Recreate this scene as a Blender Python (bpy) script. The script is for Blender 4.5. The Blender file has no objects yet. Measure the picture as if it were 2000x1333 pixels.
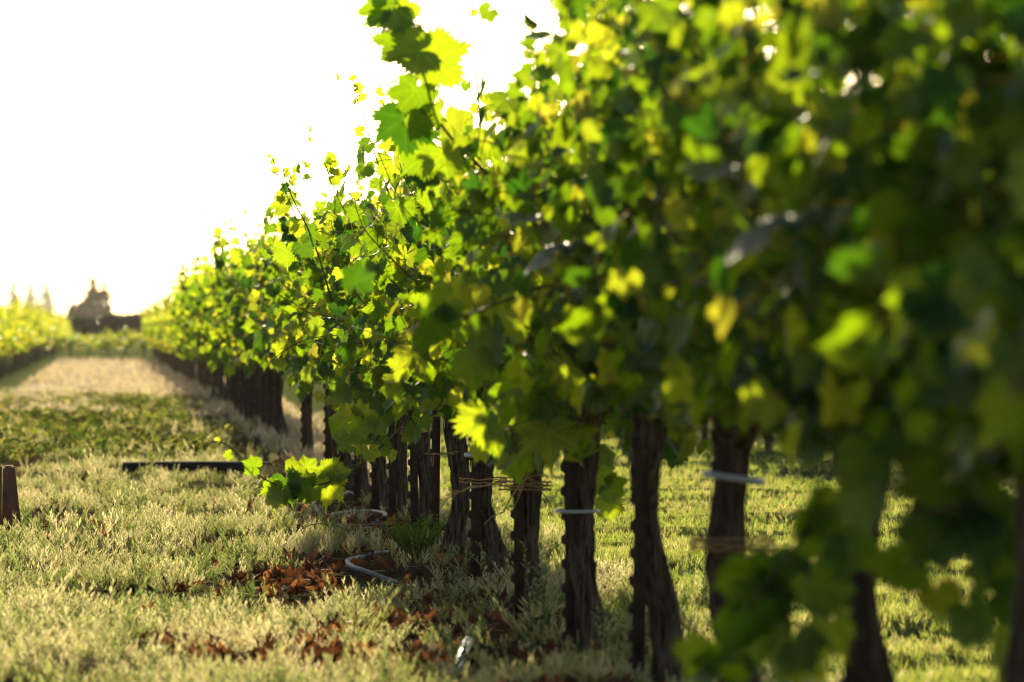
import bpy, math, random
import numpy as np
from mathutils import Vector, Matrix, noise as mnoise
R = math.radians
S = bpy.context.scene
C = S.collection

# ---------------------------------------------------------------- camera, sky, sun, exposure
CAM_H = 1.03
FPX = 7500.0                       # focal length in photograph pixels (2000 wide)
cam_d = bpy.data.cameras.new("camera")
cam = bpy.data.objects.new("camera", cam_d); C.objects.link(cam); S.camera = cam
cam_d.sensor_width = 36.0
cam_d.lens = 36.0 * FPX / 2000.0
cam_d.clip_start = 0.1; cam_d.clip_end = 6000
YAW = math.atan(790 / FPX); PITCH = math.atan(26.5 / FPX)
cam.location = (0, 0, CAM_H)
cam.rotation_euler = (R(90) - PITCH, 0, -YAW)
cam_d.dof.use_dof = True
cam_d.dof.focus_distance = 17.0
cam_d.dof.aperture_fstop = 4.5
CAM_M = Matrix.LocRotScale(cam.location, cam.rotation_euler, None)

SUN_EL, SUN_AZ = 20.0, 1.4       # azimuth from +Y (along the rows), positive = right of the rows
w = bpy.data.worlds.new("World"); S.world = w; w.use_nodes = True
wn = w.node_tree
sky = wn.nodes.new('ShaderNodeTexSky'); sky.sky_type = 'NISHITA'; sky.sun_disc = False
sky.sun_elevation = R(SUN_EL); sky.sun_rotation = R(SUN_AZ); sky.dust_density = 2.0; sky.air_density = 1.0
wn.links.new(sky.outputs[0], wn.nodes['Background'].inputs[0])
wn.nodes['Background'].inputs[1].default_value = 0.05
sl = bpy.data.lights.new("sun", 'SUN'); sl.energy = 5.0; sl.angle = R(0.53); sl.color = (1.0, 0.84, 0.56)
sun = bpy.data.objects.new("sun", sl); C.objects.link(sun)
sd = Vector((math.sin(R(SUN_AZ)) * math.cos(R(SUN_EL)), math.cos(R(SUN_AZ)) * math.cos(R(SUN_EL)), math.sin(R(SUN_EL))))
sun.rotation_euler = sd.to_track_quat('Z', 'Y').to_euler()
S.view_settings.view_transform = 'Standard'; S.view_settings.look = 'None'
S.view_settings.exposure = 1.72; S.view_settings.gamma = 1.0
cy = S.cycles
cy.max_bounces = 7; cy.diffuse_bounces = 4; cy.glossy_bounces = 2; cy.transmission_bounces = 3; cy.volume_bounces = 0
cy.transparent_max_bounces = 4; cy.caustics_reflective = False; cy.caustics_refractive = False
cy.filter_width = 1.1; cy.use_denoising = True; cy.sample_clamp_indirect = 6.0
try: cy.denoiser = 'OPENIMAGEDENOISE'
except Exception: pass

# ---------------------------------------------------------------- helpers
def at(px, py, d):
    """point seen at a photograph pixel, d metres down the row (world Y = d)"""
    v = CAM_M.to_3x3() @ Vector(((px - 1000) / FPX, -(py - 666.5) / FPX, -1))
    return Vector(cam.location) + v * (d / v.y)
def on_ground(px, py):
    v = CAM_M.to_3x3() @ Vector(((px - 1000) / FPX, -(py - 666.5) / FPX, -1))
    p = Vector(cam.location) + v * (-CAM_H / v.z)
    return Vector((p.x, p.y, gz(p.x, p.y)))
def gz(x, y):
    """height of the ground"""
    x = np.asarray(x, float); y = np.asarray(y, float)
    z = .018*np.sin(1.3*x+.7*y) + .014*np.sin(2.1*y-1.1*x+1) + .008*np.sin(4.3*y+2.7*x) + .007*np.sin(5.9*x-3.1*y)
    z = z + .035*np.exp(-((x-1.48)/.4)**2) + .03*np.exp(-((x-5.1)/.5)**2)
    s = 1/(1+np.exp(-(x-2.35)*9)); s = s*(1/(1+np.exp((x-4.6)*9)))
    z = z + s*(.016*np.sin(2*math.pi*y/1.05+.5*np.sin(1.7*x)) + .008*np.sin(2*math.pi*y/.57+x))
    fade = np.clip((90-y)/40, 0, 1)
    z = z*fade
    return z if z.ndim else float(z)

def tag(o, label=None, cat=None, group=None, kind=None):
    if label: o['label'] = label
    if cat: o['category'] = cat
    if group: o['group'] = group
    if kind: o['kind'] = kind
    return o
def empty(name, loc, label, cat, group=None, rz=0):
    o = bpy.data.objects.new(name, None); C.objects.link(o); o.empty_display_size = .05
    o.location = loc; o.rotation_euler = (0, 0, rz)
    return tag(o, label, cat, group)
def link(name, me, parent=None, loc=None, mat=None):
    o = bpy.data.objects.new(name, me); C.objects.link(o)
    if parent: o.parent = parent
    if loc is not None: o.location = loc
    if mat and not me.materials: me.materials.append(mat)
    return o
def copy_tree(o, parent=None):
    c = o.copy(); C.objects.link(c)
    if parent: c.parent = parent
    for ch in list(o.children): copy_tree(ch, c)
    return c

def mesh_np(name, V, F, uv=None, tone=None, smooth=False, mat=None):
    """V (n,3), F (m,k) all polygons with k corners, uv/tone per vertex"""
    V = np.asarray(V, np.float32); F = np.asarray(F, np.int32)
    me = bpy.data.meshes.new(name)
    m, k = F.shape
    me.vertices.add(len(V)); me.vertices.foreach_set('co', V.ravel())
    me.loops.add(m*k); me.loops.foreach_set('vertex_index', F.ravel())
    me.polygons.add(m); me.polygons.foreach_set('loop_start', np.arange(m, dtype=np.int32)*k)
    if smooth: me.polygons.foreach_set('use_smooth', np.ones(m, bool))
    if uv is not None:
        u = me.uv_layers.new(name='UVMap'); u.data.foreach_set('uv', np.asarray(uv, np.float32)[F.ravel()].ravel())
    if tone is not None:
        a = me.attributes.new('tone', 'FLOAT', 'POINT'); a.data.foreach_set('value', np.asarray(tone, np.float32))
    me.update(calc_edges=True)
    if mat: me.materials.append(mat)
    return me

def tube_np(pts, rad, k=5):
    """polyline tube -> V, F(quads)"""
    P = np.array([tuple(p) for p in pts], float); n = len(P)
    rad = np.broadcast_to(np.asarray(rad, float), (n,))
    T = np.gradient(P, axis=0); T /= np.linalg.norm(T, axis=1)[:, None] + 1e-9
    ref = np.array([0, 0, 1.]) if abs(T[:, 2]).mean() < .8 else np.array([1., 0, 0])
    A = np.cross(T, ref); A /= np.linalg.norm(A, axis=1)[:, None] + 1e-9
    B = np.cross(T, A)
    th = np.arange(k)*2*math.pi/k
    V = P[:, None, :] + rad[:, None, None]*(np.cos(th)[None, :, None]*A[:, None, :] + np.sin(th)[None, :, None]*B[:, None, :])
    V = V.reshape(-1, 3)
    F = []
    for i in range(n-1):
        for j in range(k):
            F.append((i*k+j, i*k+(j+1) % k, (i+1)*k+(j+1) % k, (i+1)*k+j))
    F = np.array(F, int)
    # caps as degenerate-free fans of quads are skipped; close the ends with a tip vertex
    c0, c1 = len(V), len(V)+1
    V = np.vstack([V, P[:1], P[-1:]])
    cap = []
    for j in range(0, k):
        cap.append((c0, (j+1) % k, j, j)); cap.append((c1, (n-1)*k+j, (n-1)*k+(j+1) % k, (n-1)*k+(j+1) % k))
    return V, F, np.array([[a, b, c] for a, b, c, _ in cap])
class MB:
    """collects triangles and quads into one mesh"""
    def __init__(s): s.V = []; s.F3 = []; s.F4 = []; s.n = 0; s.tone = []
    def add(s, V, F4=None, F3=None, tone=0.0):
        V = np.asarray(V, float); s.V.append(V)
        if F4 is not None and len(F4): s.F4.append(np.asarray(F4)+s.n)
        if F3 is not None and len(F3): s.F3.append(np.asarray(F3)+s.n)
        s.tone.append(np.full(len(V), tone) if np.isscalar(tone) else np.asarray(tone, float)); s.n += len(V); return s
    def tube(s, pts, rad, k=6, tone=0.0):
        V, F4, F3 = tube_np(pts, rad, k); return s.add(V, F4, F3, tone)
    def box(s, c, size, rot=None, tone=0.0):
        x, y, z = [v/2 for v in size]
        V = np.array([(-x,-y,-z),(x,-y,-z),(x,y,-z),(-x,y,-z),(-x,-y,z),(x,-y,z),(x,y,z),(-x,y,z)])
        if rot is not None: V = V @ np.array(rot.to_3x3()).T
        return s.add(V+np.array(c), [(0,3,2,1),(4,5,6,7),(0,1,5,4),(1,2,6,5),(2,3,7,6),(3,0,4,7)], tone=tone)
    def mesh(s, name, mat=None, smooth=False):
        V = np.vstack(s.V)
        me = bpy.data.meshes.new(name)
        f3 = np.vstack(s.F3) if s.F3 else np.zeros((0, 3), int); f4 = np.vstack(s.F4) if s.F4 else np.zeros((0, 4), int)
        loops = np.concatenate([f3.ravel(), f4.ravel()]).astype(np.int32)
        st = np.concatenate([np.arange(len(f3))*3, len(f3)*3+np.arange(len(f4))*4]).astype(np.int32)
        me.vertices.add(len(V)); me.vertices.foreach_set('co', V.astype(np.float32).ravel())
        me.loops.add(len(loops)); me.loops.foreach_set('vertex_index', loops)
        me.polygons.add(len(st)); me.polygons.foreach_set('loop_start', st)
        if smooth: me.polygons.foreach_set('use_smooth', np.ones(len(st), bool))
        a = me.attributes.new('tone', 'FLOAT', 'POINT'); a.data.foreach_set('value', np.concatenate(s.tone).astype(np.float32))
        me.update(calc_edges=True)
        if mat: me.materials.append(mat)
        return me

# ---------------------------------------------------------------- materials
def new_mat(name):
    m = bpy.data.materials.new(name); m.use_nodes = True
    nt = m.node_tree; nt.nodes.clear()
    return m, nt, (lambda t, **k: _node(nt, t, **k)), (lambda a, b: nt.links.new(a, b))
def _node(nt, t, **k):
    n = nt.nodes.new(t)
    for a, b in k.items():
        if a.startswith('i_'): n.inputs[a[2:].replace('_', ' ')].default_value = b
        else: setattr(n, a, b)
    return n
def ramp(nt, src, stops):
    r = nt.nodes.new('ShaderNodeValToRGB'); e = r.color_ramp.elements
    while len(e) < len(stops): e.new(.5)
    for el, (p, c) in zip(e, stops): el.position = p; el.color = (*c, 1)
    nt.links.new(src, r.inputs[0]); return r.outputs[0]
def math_n(nt, op, a, b=None, c=None):
    n = nt.nodes.new('ShaderNodeMath'); n.operation = op
    for i, v in enumerate((a, b, c)):
        if v is None: continue
        if isinstance(v, (int, float)): n.inputs[i].default_value = v
        else: nt.links.new(v, n.inputs[i])
    return n.outputs[0]

def leaf_material(name, refl, trans, fac=.5, rough=.42, veins=True, spec=.5):
    m, nt, N, L = new_mat(name)
    out = N('ShaderNodeOutputMaterial'); mix = N('ShaderNodeMixShader'); mix.inputs[0].default_value = fac
    pb = N('ShaderNodeBsdfPrincipled'); pb.inputs['Roughness'].default_value = rough; pb.inputs['Specular IOR Level'].default_value = spec
    tr = N('ShaderNodeBsdfTranslucent')
    at_ = N('ShaderNodeAttribute', attribute_name='tone'); t = at_.outputs['Fac']
    c1 = ramp(nt, t, refl); c2 = ramp(nt, t, trans)
    tc = N('ShaderNodeTexCoord')
    nz = N('ShaderNodeTexNoise'); nz.inputs['Scale'].default_value = 38; nz.inputs['Detail'].default_value = 2
    L(tc.outputs['Object'], nz.inputs['Vector'])
    v = math_n(nt, 'MULTIPLY_ADD', nz.outputs['Fac'], .5, .75)
    if veins:
        sx = N('ShaderNodeSeparateXYZ'); L(tc.outputs['UV'], sx.inputs[0])
        x = sx.outputs[0]; y = sx.outputs[1]
        ang = math_n(nt, 'ARCTAN2', x, y)                                  # 0 along the midrib
        r = math_n(nt, 'SQRT', math_n(nt, 'ADD', math_n(nt, 'MULTIPLY', x, x), math_n(nt, 'MULTIPLY', y, y)))
        dl = math_n(nt, 'PINGPONG', math_n(nt, 'ABSOLUTE', ang), R(27))
        near = math_n(nt, 'MULTIPLY', r, math_n(nt, 'SINE', dl))
        main = math_n(nt, 'LESS_THAN', near, .011)
        # side veins: bands leaving each main vein at a slant
        sv = math_n(nt, 'SINE', math_n(nt, 'MULTIPLY', math_n(nt, 'SUBTRACT', r, math_n(nt, 'MULTIPLY', near, 1.0)), 44.0))
        side = math_n(nt, 'MULTIPLY', math_n(nt, 'GREATER_THAN', sv, .93), .45)
        vein = math_n(nt, 'MAXIMUM', main, side)
        vein = math_n(nt, 'MULTIPLY', vein, math_n(nt, 'LESS_THAN', r, 3.0))
        bright = math_n(nt, 'MULTIPLY_ADD', vein, .45, 1.0)
        v = math_n(nt, 'MULTIPLY', v, bright)
    for c, s in ((c1, pb.inputs['Base Color']), (c2, tr.inputs['Color'])):
        mm = N('ShaderNodeMix', data_type='RGBA', blend_type='MULTIPLY'); mm.inputs[0].default_value = 1
        L(c, mm.inputs[6]); cb = N('ShaderNodeCombineColor'); L(v, cb.inputs[0]); L(v, cb.inputs[1]); L(v, cb.inputs[2])
        L(cb.outputs[0], mm.inputs[7]); L(mm.outputs[2], s)
    L(pb.outputs[0], mix.inputs[1]); L(tr.outputs[0], mix.inputs[2]); L(mix.outputs[0], out.inputs[0])
    return m

def solid(name, col, rough=.7, noise_scale=0, amp=.4, stretch=(1, 1, 1), bump=0, spec=.4, metal=0, col2=None, detail=5):
    m, nt, N, L = new_mat(name)
    out = N('ShaderNodeOutputMaterial'); pb = N('ShaderNodeBsdfPrincipled'); L(pb.outputs[0], out.inputs[0])
    pb.inputs['Roughness'].default_value = rough; pb.inputs['Specular IOR Level'].default_value = spec; pb.inputs['Metallic'].default_value = metal
    if noise_scale:
        tc = N('ShaderNodeTexCoord'); mp = N('ShaderNodeMapping'); mp.inputs['Scale'].default_value = stretch
        L(tc.outputs['Object'], mp.inputs[0])
        nz = N('ShaderNodeTexNoise'); nz.inputs['Scale'].default_value = noise_scale; nz.inputs['Detail'].default_value = detail
        L(mp.outputs[0], nz.inputs['Vector'])
        a = tuple(c*(1-amp) for c in col); b = col2 or tuple(min(1, c*(1+amp)) for c in col)
        L(ramp(nt, nz.outputs['Fac'], [(.3, a), (.7, b)]), pb.inputs['Base Color'])
        if bump:
            bp = N('ShaderNodeBump'); bp.inputs['Strength'].default_value = 1; bp.inputs['Distance'].default_value = bump
            L(nz.outputs['Fac'], bp.inputs['Height']); L(bp.outputs[0], pb.inputs['Normal'])
    else: pb.inputs['Base Color'].default_value = (*col, 1)
    return m

M_leaf = leaf_material('vine_leaf',
    [(0, (.012, .046, .012)), (.45, (.026, .072, .012)), (.8, (.075, .115, .014)), (1, (.20, .15, .035))],
    [(0, (.040, .13, .004)), (.45, (.26, .42, .004)), (.8, (.56, .60, .02)), (1, (.60, .42, .06))], fac=.42, rough=.5, spec=.3)
M_weed = leaf_material('silver_weed',
    [(0, (.05, .09, .025)), (.4, (.13, .15, .07)), (1, (.44, .40, .25))],
    [(0, (.14, .22, .04)), (.4, (.36, .38, .12)), (1, (.68, .60, .30))], fac=.42, rough=.7, veins=False, spec=0)
M_grass = leaf_material('mown_grass',
    [(0, (.05, .10, .02)), (.5, (.09, .14, .03)), (1, (.25, .22, .10))],
    [(0, (.20, .30, .03)), (.5, (.36, .42, .07)), (1, (.52, .45, .17))], fac=.45, rough=.55, veins=False, spec=.35)
M_green = leaf_material('green_weed',
    [(0, (.03, .08, .012)), (.5, (.06, .13, .02)), (1, (.13, .16, .03))],
    [(0, (.12, .28, .01)), (.5, (.24, .40, .02)), (1, (.45, .45, .06))], fac=.45, rough=.75, veins=False, spec=.1)
M_shade_weed = leaf_material('shade_dark_weed',  # weed green darkened to hold the shade across the aisle
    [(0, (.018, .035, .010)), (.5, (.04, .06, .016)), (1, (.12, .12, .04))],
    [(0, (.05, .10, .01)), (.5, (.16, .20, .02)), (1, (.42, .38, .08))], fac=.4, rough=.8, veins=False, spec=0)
M_straw = leaf_material('dry_grass',
    [(0, (.20, .16, .09)), (.5, (.42, .36, .24)), (1, (.58, .50, .34))],
    [(0, (.25, .18, .08)), (.5, (.52, .42, .25)), (1, (.66, .56, .36))], fac=.4, rough=.7, veins=False, spec=0)
M_dead = leaf_material('dead_leaf',
    [(0, (.035, .018, .009)), (.4, (.09, .045, .022)), (.75, (.20, .085, .03)), (1, (.30, .20, .11))],
    [(0, (.04, .012, .003)), (.4, (.13, .048, .016)), (.75, (.36, .15, .04)), (1, (.50, .33, .13))], fac=.4, rough=.7, veins=False, spec=.2)
M_bark = solid('vine_bark', (.045, .030, .021), .9, 18, .8, (5, 5, .35), .016, .1, col2=(.20, .132, .088), detail=9)
M_cane = solid('green_cane', (.07, .085, .022), .75, 30, .5, (1, 1, .3), spec=.15, col2=(.16, .085, .04))
M_stake = solid('rusty_steel', (.034, .020, .015), .75, 22, .5, (1, 1, .6), .0015, .3, col2=(.075, .038, .025))
M_rust = solid('rusty_peg', (.12, .045, .022), .7, 14, .5, (1, 1, .5), .001, .4, col2=(.22, .08, .035))
M_twine = solid('jute_twine', (.42, .24, .10), .85, 120, .35, (1, 1, 1), 0, .15)
M_hose = solid('grey_hose', (.095, .10, .10), .7, 20, .25, (1, 1, 1), 0, .5)
M_black = solid('black_pipe', (.012, .014, .018), .9, 10, .3, (1, 1, 1), 0, .05)
M_white = solid('white_plastic', (.45, .45, .43), .45, 30, .15, (1, 1, 1), 0, .4)
M_stone = solid('pale_stone', (.5, .47, .43), .8, 14, .3, (1, 1, 1), .004)
M_wood = solid('dead_wood', (.09, .06, .042), .85, 20, .5, (1, 1, .4), .003)
M_conifer = leaf_material('conifer_needles', [(0, (.018, .035, .014)), (1, (.04, .06, .024))], [(0, (.03, .05, .012)), (1, (.07, .09, .02))], fac=.25, veins=False)
M_berry = solid('green_flower', (.13, .20, .04), .5)

# ground: zones of soil, silvery weeds, dry straw track and mown grass, all by real position
def ground_material():
    m, nt, N, L = new_mat('vineyard_ground')
    out = N('ShaderNodeOutputMaterial'); pb = N('ShaderNodeBsdfPrincipled'); L(pb.outputs[0], out.inputs[0])
    pb.inputs['Roughness'].default_value = 1; pb.inputs['Specular IOR Level'].default_value = 0
    tc = N('ShaderNodeTexCoord'); sp = N('ShaderNodeSeparateXYZ'); L(tc.outputs['Object'], sp.inputs[0])
    x, y = sp.outputs[0], sp.outputs[1]
    def nz(s, d=5):
        n = N('ShaderNodeTexNoise'); n.inputs['Scale'].default_value = s; n.inputs['Detail'].default_value = d
        L(tc.outputs['Object'], n.inputs['Vector']); return n.outputs['Fac']
    n1, n2, n3 = nz(1.1), nz(9), nz(55, 3)
    weed = ramp(nt, n2, [(.3, (.026, .020, .011)), (.5, (.045, .042, .019)), (.72, (.08, .072, .034))])
    soil = ramp(nt, n3, [(.3, (.030, .017, .009)), (.7, (.095, .055, .032))])
    straw = ramp(nt, n2, [(.3, (.38, .32, .21)), (.7, (.60, .53, .38))])
    grass = ramp(nt, n2, [(.3, (.035, .05, .016)), (.7, (.10, .115, .04))])
    def mixc(f, a, b):
        mm = N('ShaderNodeMix', data_type='RGBA'); L(f, mm.inputs[0]); L(a, mm.inputs[6]); L(b, mm.inputs[7]); return mm.outputs[2]
    def sstep(v, a, b):
        mr = N('ShaderNodeMapRange', interpolation_type='SMOOTHSTEP'); L(v, mr.inputs[0])
        mr.inputs[1].default_value = a; mr.inputs[2].default_value = b; return mr.outputs[0]
    xj = math_n(nt, 'ADD', x, math_n(nt, 'MULTIPLY_ADD', n1, .9, -.45))
    yj = math_n(nt, 'ADD', y, math_n(nt, 'MULTIPLY_ADD', n1, 16, -8))
    c = mixc(sstep(yj, 38, 56), weed, straw)                       # the track turns to straw farther on
    n5 = nz(.55, 4); c = mixc(math_n(nt, 'MULTIPLY', sstep(n5, .46, .60), .85), c, weed)
    c = mixc(sstep(n1, .56, .66), c, soil)                         # bare patches
    row = math_n(nt, 'SUBTRACT', 1, sstep(math_n(nt, 'ABSOLUTE', math_n(nt, 'SUBTRACT', xj, 1.25)), .18, .5))
    c = mixc(math_n(nt, 'MULTIPLY', row, .8), c, soil)
    c = mixc(sstep(xj, 1.75, 2.15), c, grass)
    c = mixc(math_n(nt, 'SUBTRACT', 1, sstep(xj, -1.75, -1.25)), c, grass)
    c = mixc(sstep(y, 117, 125), c, grass)
    L(c, pb.inputs['Base Color'])
    bp = N('ShaderNodeBump'); bp.inputs['Distance'].default_value = .02; L(n3, bp.inputs['Height']); L(bp.outputs[0], pb.inputs['Normal'])
    return m

# ---------------------------------------------------------------- ground sheet
def build_ground():
    xs = np.concatenate([[-1500, -700, -300, -120, -50, -20, -10, -6], np.arange(-4, 8.01, .12), [10, 14, 20, 50, 120, 300, 700, 1500]])
    ys = np.concatenate([[-40, -15, 0], np.arange(6, 40, .15), np.arange(40, 92, .6), [95, 100, 110, 120, 135, 160, 200, 280, 400, 600, 900, 1500, 2050]])
    X, Y = np.meshgrid(xs, ys)
    Z = gz(X, Y)
    inside = (X >= -4) & (X <= 8) & (Y >= 6) & (Y <= 92)
    Z = np.where(inside, Z, 0)
    V = np.stack([X, Y, Z], -1).reshape(-1, 3)
    nx, ny = len(xs), len(ys)
    i, j = np.meshgrid(np.arange(nx-1), np.arange(ny-1)); a = (j*nx+i).ravel()
    F = np.stack([a, a+1, a+nx+1, a+nx], 1)
    o = link('ground', mesh_np('ground', V, F, smooth=True, mat=ground_material()))
    tag(o, 'bare soil, weeds and dry track between the vine rows', 'ground', kind='structure')
build_ground()

# ---------------------------------------------------------------- grape leaves
def leaf_template(rng, nper=2, simple=False):
    """one lobed, toothed vine leaf: base at the origin, midrib along +y, about 1 wide"""
    keys = [(0, .80), (7, .70), (17, .62), (27, .57), (36, .60), (46, .67), (53, .73), (60, .65), (71, .59), (82, .54), (93, .56), (104, .59), (111, .60), (121, .51), (135, .46), (150, .42), (164, .30), (172, .06)]
    ang = np.array([k[0] for k in keys], float); rad = np.array([k[1] for k in keys])
    def side():
        r = rad*(1+rng.normal(0, .06, len(rad)))
        if simple: a = np.array([0, 14, 27, 40, 54, 68, 82, 108, 135, 160])
        else: a = np.concatenate([np.arange(0, 166, 5.0), [170]])
        rr = np.interp(a, ang, r)
        if not simple:
            t = np.where(np.arange(len(a)) % 2 == 0, 1.09, .90); t[0] = 1.08
            rr = rr*t*(1+rng.normal(0, .04, len(a)))
        return a, rr
    a1, r1 = side(); a2, r2 = side(); r2[0] = r1[0]
    A = np.concatenate([-a2[::-1], a1[1:]]); Rr = np.concatenate([r2[::-1], r1[1:]])
    A = np.radians(A)
    bx, by = np.sin(A)*Rr, np.cos(A)*Rr
    n = len(A)
    P = [np.array([[0, 0]])]
    P.append(np.stack([bx*.55, by*.55], 1)); P.append(np.stack([bx, by], 1))
    P = np.vstack(P)
    fold = rng.uniform(-.05, .55); droop = rng.uniform(.0, .9); cup = rng.uniform(-.45, .45); wav = rng.uniform(.02, .06)
    x, y = P[:, 0], P[:, 1]
    r = np.hypot(x, y); th = np.arctan2(x, y)
    z = fold*np.abs(x) - droop*np.maximum(y, 0)**2 + cup*r*r - .25*np.abs(x)**2 + wav*np.sin(th*7+rng.uniform(0, 6))*r
    V = np.stack([x, y, z], 1)
    F = []
    for k in range(n-1):
        F.append((0, 1+k, 2+k)); a, b, c, d = 1+k, 1+n+k, 2+n+k, 2+k
        F.append((a, b, c)); F.append((a, c, d))
    return V, np.array(F)[:, ::-1], P
rng0 = np.random.default_rng(5)
LEAF_HI = [leaf_template(rng0) for _ in range(9)]
LEAF_LO = [leaf_template(rng0, simple=True) for _ in range(6)]

def frames(n_, m_):
    n_ = n_/(np.linalg.norm(n_, axis=1)[:, None]+1e-9)
    m_ = m_-(m_*n_).sum(1)[:, None]*n_; m_ = m_/(np.linalg.norm(m_, axis=1)[:, None]+1e-9)
    return np.stack([np.cross(m_, n_), m_, n_], 2)          # columns: x, y(midrib), z(normal)

def leaves_mesh(name, pos, nrm, mid, size, tone, rng, tmpl, stems=None, mat=None):
    """one mesh of many blades; stems = list of (start, end) petioles"""
    pos = np.asarray(pos); Rm = frames(np.asarray(nrm, float), np.asarray(mid, float))
    size = np.asarray(size, float); tone = np.asarray(tone, float)
    ti = rng.integers(0, len(tmpl), len(pos))
    Vs, Fs, U, T = [], [], [], []; off = 0
    for k, (tv, tf, tp) in enumerate(tmpl):
        idx = np.nonzero(ti == k)[0]
        if not len(idx): continue
        v = np.einsum('nij,vj->nvi', Rm[idx], tv)*size[idx][:, None, None] + pos[idx][:, None, :]
        nv = len(tv)
        f = tf[None]+(np.arange(len(idx))*nv)[:, None, None]+off
        Vs.append(v.reshape(-1, 3)); Fs.append(f.reshape(-1, 3)); U.append(np.tile(tp, (len(idx), 1))); T.append(np.repeat(tone[idx], nv))
        off += nv*len(idx)
    if stems is not None and len(stems):
        a = np.array([s[0] for s in stems], float); b = np.array([s[1] for s in stems], float)
        d = b-a; d /= np.linalg.norm(d, axis=1)[:, None]+1e-9
        s1 = np.cross(d, [0.3, 0.2, .9]); s1 /= np.linalg.norm(s1, axis=1)[:, None]+1e-9; s2 = np.cross(d, s1)
        sag = (a+b)/2+np.array([0, 0, .012])
        r = .0016
        ring = [s1*r, (-.5*s1+.87*s2)*r, (-.5*s1-.87*s2)*r]
        V = np.stack([a+q for q in ring]+[sag+q for q in ring]+[b+q for q in ring], 1).reshape(-1, 3)
        f = []
        for q in (0, 3):
            for j in range(3):
                j2 = (j+1) % 3; f += [(q+j, q+j2, q+3+j2), (q+j, q+3+j2, q+3+j)]
        f = np.array(f)[None]+(np.arange(len(a))*9)[:, None, None]+off
        Vs.append(V); Fs.append(f.reshape(-1, 3)); U.append(np.full((len(V), 2), 5.0)); T.append(np.full(len(V), .95)); off += len(V)
    return mesh_np(name, np.vstack(Vs), np.vstack(Fs), np.vstack(U), np.concatenate(T), mat=mat or M_leaf, smooth=True)

# ---------------------------------------------------------------- the vines
def trunk_mesh(seed, height=.80, hi=True):
    rng = np.random.default_rng(seed)
    K, NZ = (30, 46) if hi else (8, 8)
    zs = np.linspace(-.06, height, NZ)
    ph = rng.uniform(0, 6, 6); bx, by = rng.normal(0, .022, 2); wob = rng.uniform(.010, .024)
    V = []
    for z in zs:
        t = max(0, z)/height
        cx = bx*math.sin(t*3.1+ph[0])+wob*math.sin(t*7+ph[1]); cyy = by*math.sin(t*3.0+ph[2])+wob*math.sin(t*6+ph[3])
        base = .037+.015*math.exp(-max(z, 0)/.08)+.008*math.exp(-((t-1)/.18)**2)+.004*math.sin(z*13+ph[4])
        for k in range(K):
            th = 2*math.pi*k/K
            tw = th+z*1.6
            if hi:
                n1 = mnoise.noise(Vector((math.cos(tw)*1.8+seed, math.sin(tw)*1.8, z*2.2)))
                n2 = mnoise.noise(Vector((math.cos(tw)*6+seed, math.sin(tw)*6, z*4.5)))
                n3 = mnoise.noise(Vector((math.cos(tw)*15, math.sin(tw)*15+seed, z*9)))
                r = base*(1+.30*n1+.26*n2+.15*n3)
            else: r = base
            V.append((cx+r*math.cos(th), cyy+r*math.sin(th), z))
    F = []
    for i in range(NZ-1):
        for k in range(K): F.append((i*K+k, i*K+(k+1) % K, (i+1)*K+(k+1) % K, (i+1)*K+k))
    b = MB(); b.add(np.array(V), np.array(F))
    V = np.array(V)
    if hi:                                       # peeling strips of bark
        for _ in range(46):
            i0 = rng.integers(1, NZ-14); ln = rng.integers(6, 13); k = rng.integers(0, K)
            w_ = rng.uniform(.003, .007); lift = rng.uniform(.002, .014); end = rng.choice([-1, 1])
            pts = []
            for q in range(ln):
                i = i0+q; c = V[i*K:(i+1)*K].mean(0); p = V[i*K+(k+int(.12*q)) % K]
                o = p-c; o /= np.linalg.norm(o)+1e-9; s = q/(ln-1); s = s if end > 0 else 1-s
                pts.append((p+o*(.001+lift*s*s), np.cross([0, 0, 1], o)))
            P = np.array([[p-t_*w_*(1-.5*abs(q/(ln-1)-.5)) for q, (p, t_) in enumerate(pts)], [p+t_*w_*.8 for p, t_ in pts]])
            VV = P.transpose(1, 0, 2).reshape(-1, 3)
            FF = [(2*q, 2*q+1, 2*q+3, 2*q+2) for q in range(ln-1)]
            b.add(VV, FF)
    return b.mesh('trunk', M_bark, smooth=True)

def cordon_mesh(seed, z0=.78):
    rng = np.random.default_rng(seed+50); b = MB()
    for s in (-1, 1):
        pts = [(0, 0, z0-.06)]
        for q in range(1, 9):
            t = q/8
            pts.append((rng.normal(0, .012), s*t*.78, z0-.02+.05*math.sin(t*2.2)+rng.normal(0, .008)))
        b.tube(pts, np.linspace(.030, .014, 9)*(1+rng.normal(0, .1, 9)), 8)
    return b.mesh('cordon', M_bark, smooth=True)

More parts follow.
